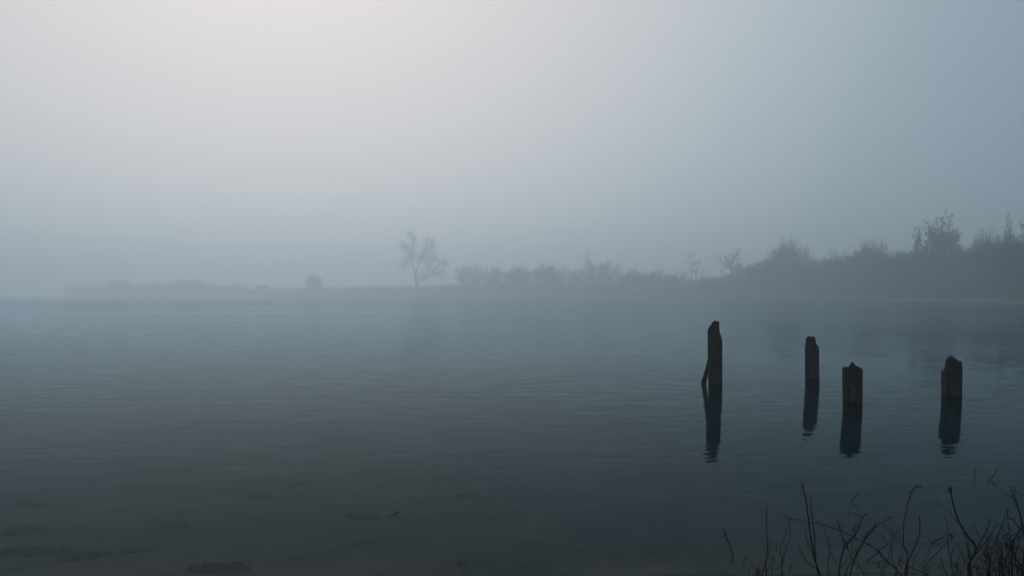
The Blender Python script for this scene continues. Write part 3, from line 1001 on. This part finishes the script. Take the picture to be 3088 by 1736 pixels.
shrub(1120, 5.3, [([(1095, 978), (1140, 860), (1240, 700), (1310, 610), (1345, 555), (1420, 525), (1470, 485)], .006, None), ([(1135, 978), (1170, 850), (1250, 680), (1310, 610), (1362, 562)], .006, None),
    ([(1050, 920), (1150, 790), (1250, 705)], .0035, None), ([(1150, 800), (1152, 730), (1160, 660)], .003, None), ([(1105, 720), (1160, 850), (1230, 920), (1290, 978)], .0035, None), ([(1240, 978), (1215, 900), (1195, 830), (1220, 770)], .003, None),
    ([(1470, 485), (1452, 478)], .004, None), ([(1468, 487), (1482, 492)], .004, None), ([(1344, 560), (1352, 504)], .003, None), ([(1330, 575), (1300, 600), (1240, 650)], .004, None), ([(1245, 690), (1258, 640)], .004, None), ([(1300, 620), (1340, 600)], .003, None)],
    'bare shrub whose paired canes lean up to the right', 5)
shrub(1760, 5.35, [([(1790, 978), (1640, 905), (1540, 840)], .005, None), ([(1540, 945), (1480, 890), (1380, 780), (1260, 700), (1060, 605), (900, 550), (780, 525), (640, 497), (575, 480)], .0055, None),
    ([(1740, 978), (1745, 880), (1755, 800)], .003, None), ([(1760, 955), (1780, 860), (1890, 750), (1980, 660), (2010, 620)], .0055, None), ([(1765, 930), (1812, 884)], .004, None), ([(1975, 668), (1950, 665)], .004, None),
    ([(1980, 660), (1965, 630), (1985, 640)], .006, None), ([(1990, 650), (2000, 640)], .006, None), ([(1670, 978), (1660, 880), (1690, 790), (1726, 725)], .004, None)],
    'low bare shrub sending one long arching cane far to the left', 6)
shrub(1600, 5.2, [([(1585, 978), (1600, 890), (1640, 800), (1690, 690), (1712, 600), (1708, 465)], .008, RED), ([(1600, 978), (1612, 880), (1605, 790), (1580, 720), (1575, 570), (1600, 430), (1640, 290), (1665, 245)], .0065, RED),
    ([(1665, 246), (1690, 236), (1705, 233), (1728, 250)], .0045, None), ([(1640, 800), (1590, 745), (1490, 640), (1415, 540)], .003, None), ([(1490, 640), (1530, 605), (1570, 565)], .003, None),
    ([(1510, 978), (1525, 930), (1480, 830), (1490, 650), (1482, 565)], .0045, None), ([(1410, 978), (1450, 830), (1482, 690)], .004, None), ([(1355, 740), (1420, 850), (1500, 900), (1530, 940)], .004, None), ([(1365, 860), (1400, 978)], .0035, None),
    ([(1365, 865), (1430, 832)], .003, None), ([(1520, 940), (1560, 800), (1575, 700)], .003, None), ([(1398, 630), (1445, 710)], .003, None), ([(1630, 285), (1645, 282)], .007, None), ([(1700, 233), (1715, 234), (1726, 248)], .006, None), ([(1585, 870), (1540, 835)], .004, None),
    ([(1560, 900), (1545, 880), (1550, 820)], .004, None)],
    'bare shrub with reddish canes, one hooked over at its tip', 7)
shrub(2125, 5.1, [([(2120, 978), (2130, 860), (2172, 740), (2090, 620), (2040, 530), (2000, 430), (1980, 330), (1962, 235)], .0105, None), ([(2125, 978), (2130, 860), (2108, 750), (2080, 610)], .008, RED),
    ([(2140, 850), (2210, 700), (2260, 620), (2288, 530)], .006, None), ([(2150, 830), (2250, 700), (2312, 620), (2337, 560), (2366, 552)], .005, None), ([(2130, 840), (2115, 750), (2120, 648)], .004, None), ([(1945, 978), (1885, 812)], .0045, None),
    ([(2000, 978), (1970, 850), (1945, 700), (1950, 580), (1920, 488)], .0045, None), ([(1965, 850), (1980, 770), (1992, 745), (2010, 762)], .004, None), ([(2090, 880), (2050, 760), (1980, 670)], .0035, None),
    ([(1845, 345), (1950, 440), (2050, 550), (2200, 630), (2420, 710)], .0022, None), ([(2290, 540), (2284, 528), (2294, 526)], .008, None), ([(1968, 290), (1950, 270), (1955, 250)], .006, None), ([(1966, 285), (1975, 262), (1966, 245)], .006, None),
    ([(2230, 700), (2190, 610), (2150, 525)], .003, None), ([(2050, 545), (2030, 540)], .004, None), ([(2010, 860), (2020, 880), (2005, 910)], .007, None), ([(2140, 978), (2160, 880), (2260, 760), (2330, 640)], .005, None)],
    'thick stemmed bare shrub with one long curved cane ending in a bud', 8, 12, (2000, 2300, 740, 930))
shrub(2430, 5.15, [([(2576, 640), (2540, 440), (2490, 330), (2458, 215)], .006, None), ([(2565, 560), (2515, 370), (2495, 290), (2503, 225)], .005, None), ([(2498, 262), (2540, 290), (2600, 315)], .0035, None), ([(2462, 240), (2478, 228)], .003, None), ([(2502, 235), (2490, 226)], .003, None),
    ([(2365, 255), (2430, 290), (2500, 345)], .002, None), ([(2490, 740), (2450, 590), (2438, 405)], .0055, None), ([(2440, 445), (2455, 425), (2476, 410)], .003, None), ([(2250, 860), (2330, 700), (2390, 560), (2425, 465)], .0055, None), ([(2425, 470), (2420, 460)], .006, None),
    ([(2215, 470), (2300, 510), (2380, 545), (2510, 615)], .002, None), ([(2480, 978), (2470, 820), (2490, 700), (2540, 600), (2590, 540)], .008, None), ([(2400, 978), (2430, 820), (2480, 690), (2540, 640)], .007, None), ([(2520, 978), (2500, 840), (2475, 720), (2390, 560)], .006, None),
    ([(2460, 978), (2440, 760), (2400, 640), (2380, 620)], .0045, None), ([(2450, 490), (2480, 510), (2505, 488)], .007, None), ([(2480, 505), (2540, 580), (2590, 640)], .0045, None), ([(2300, 978), (2290, 880), (2320, 780), (2380, 740)], .005, None),
    ([(2560, 978), (2540, 900), (2500, 880)], .012, None), ([(2590, 900), (2530, 860), (2460, 730), (2430, 700)], .008, None), ([(2290, 745), (2400, 720), (2500, 760)], .0035, None), ([(2300, 780), (2400, 805), (2540, 800)], .003, None), ([(2380, 700), (2440, 715), (2490, 720), (2590, 770)], .005, None)],
    'dense tangled bare shrub filling the lower right corner', 9, 48, (2260, 2680, 560, 930))

# dead grass along the near waterline (below the frame)
g = random.Random(3)
mb = MB()
for i in range(2600):
    x = g.uniform(-7, 7); y = near_shore(x) - g.uniform(.05, 2.4) ** 1.0
    p = Vector((x, y, near_z(x, y) - .01))
    mb.tri(p, p + Vector((g.gauss(0, .06), g.gauss(0, .06), g.uniform(.05, .16))), .006, g)
tag(mb.build('dead_grass', M_grass, smooth=False), 'short dead grass on the near bank', kind='stuff')
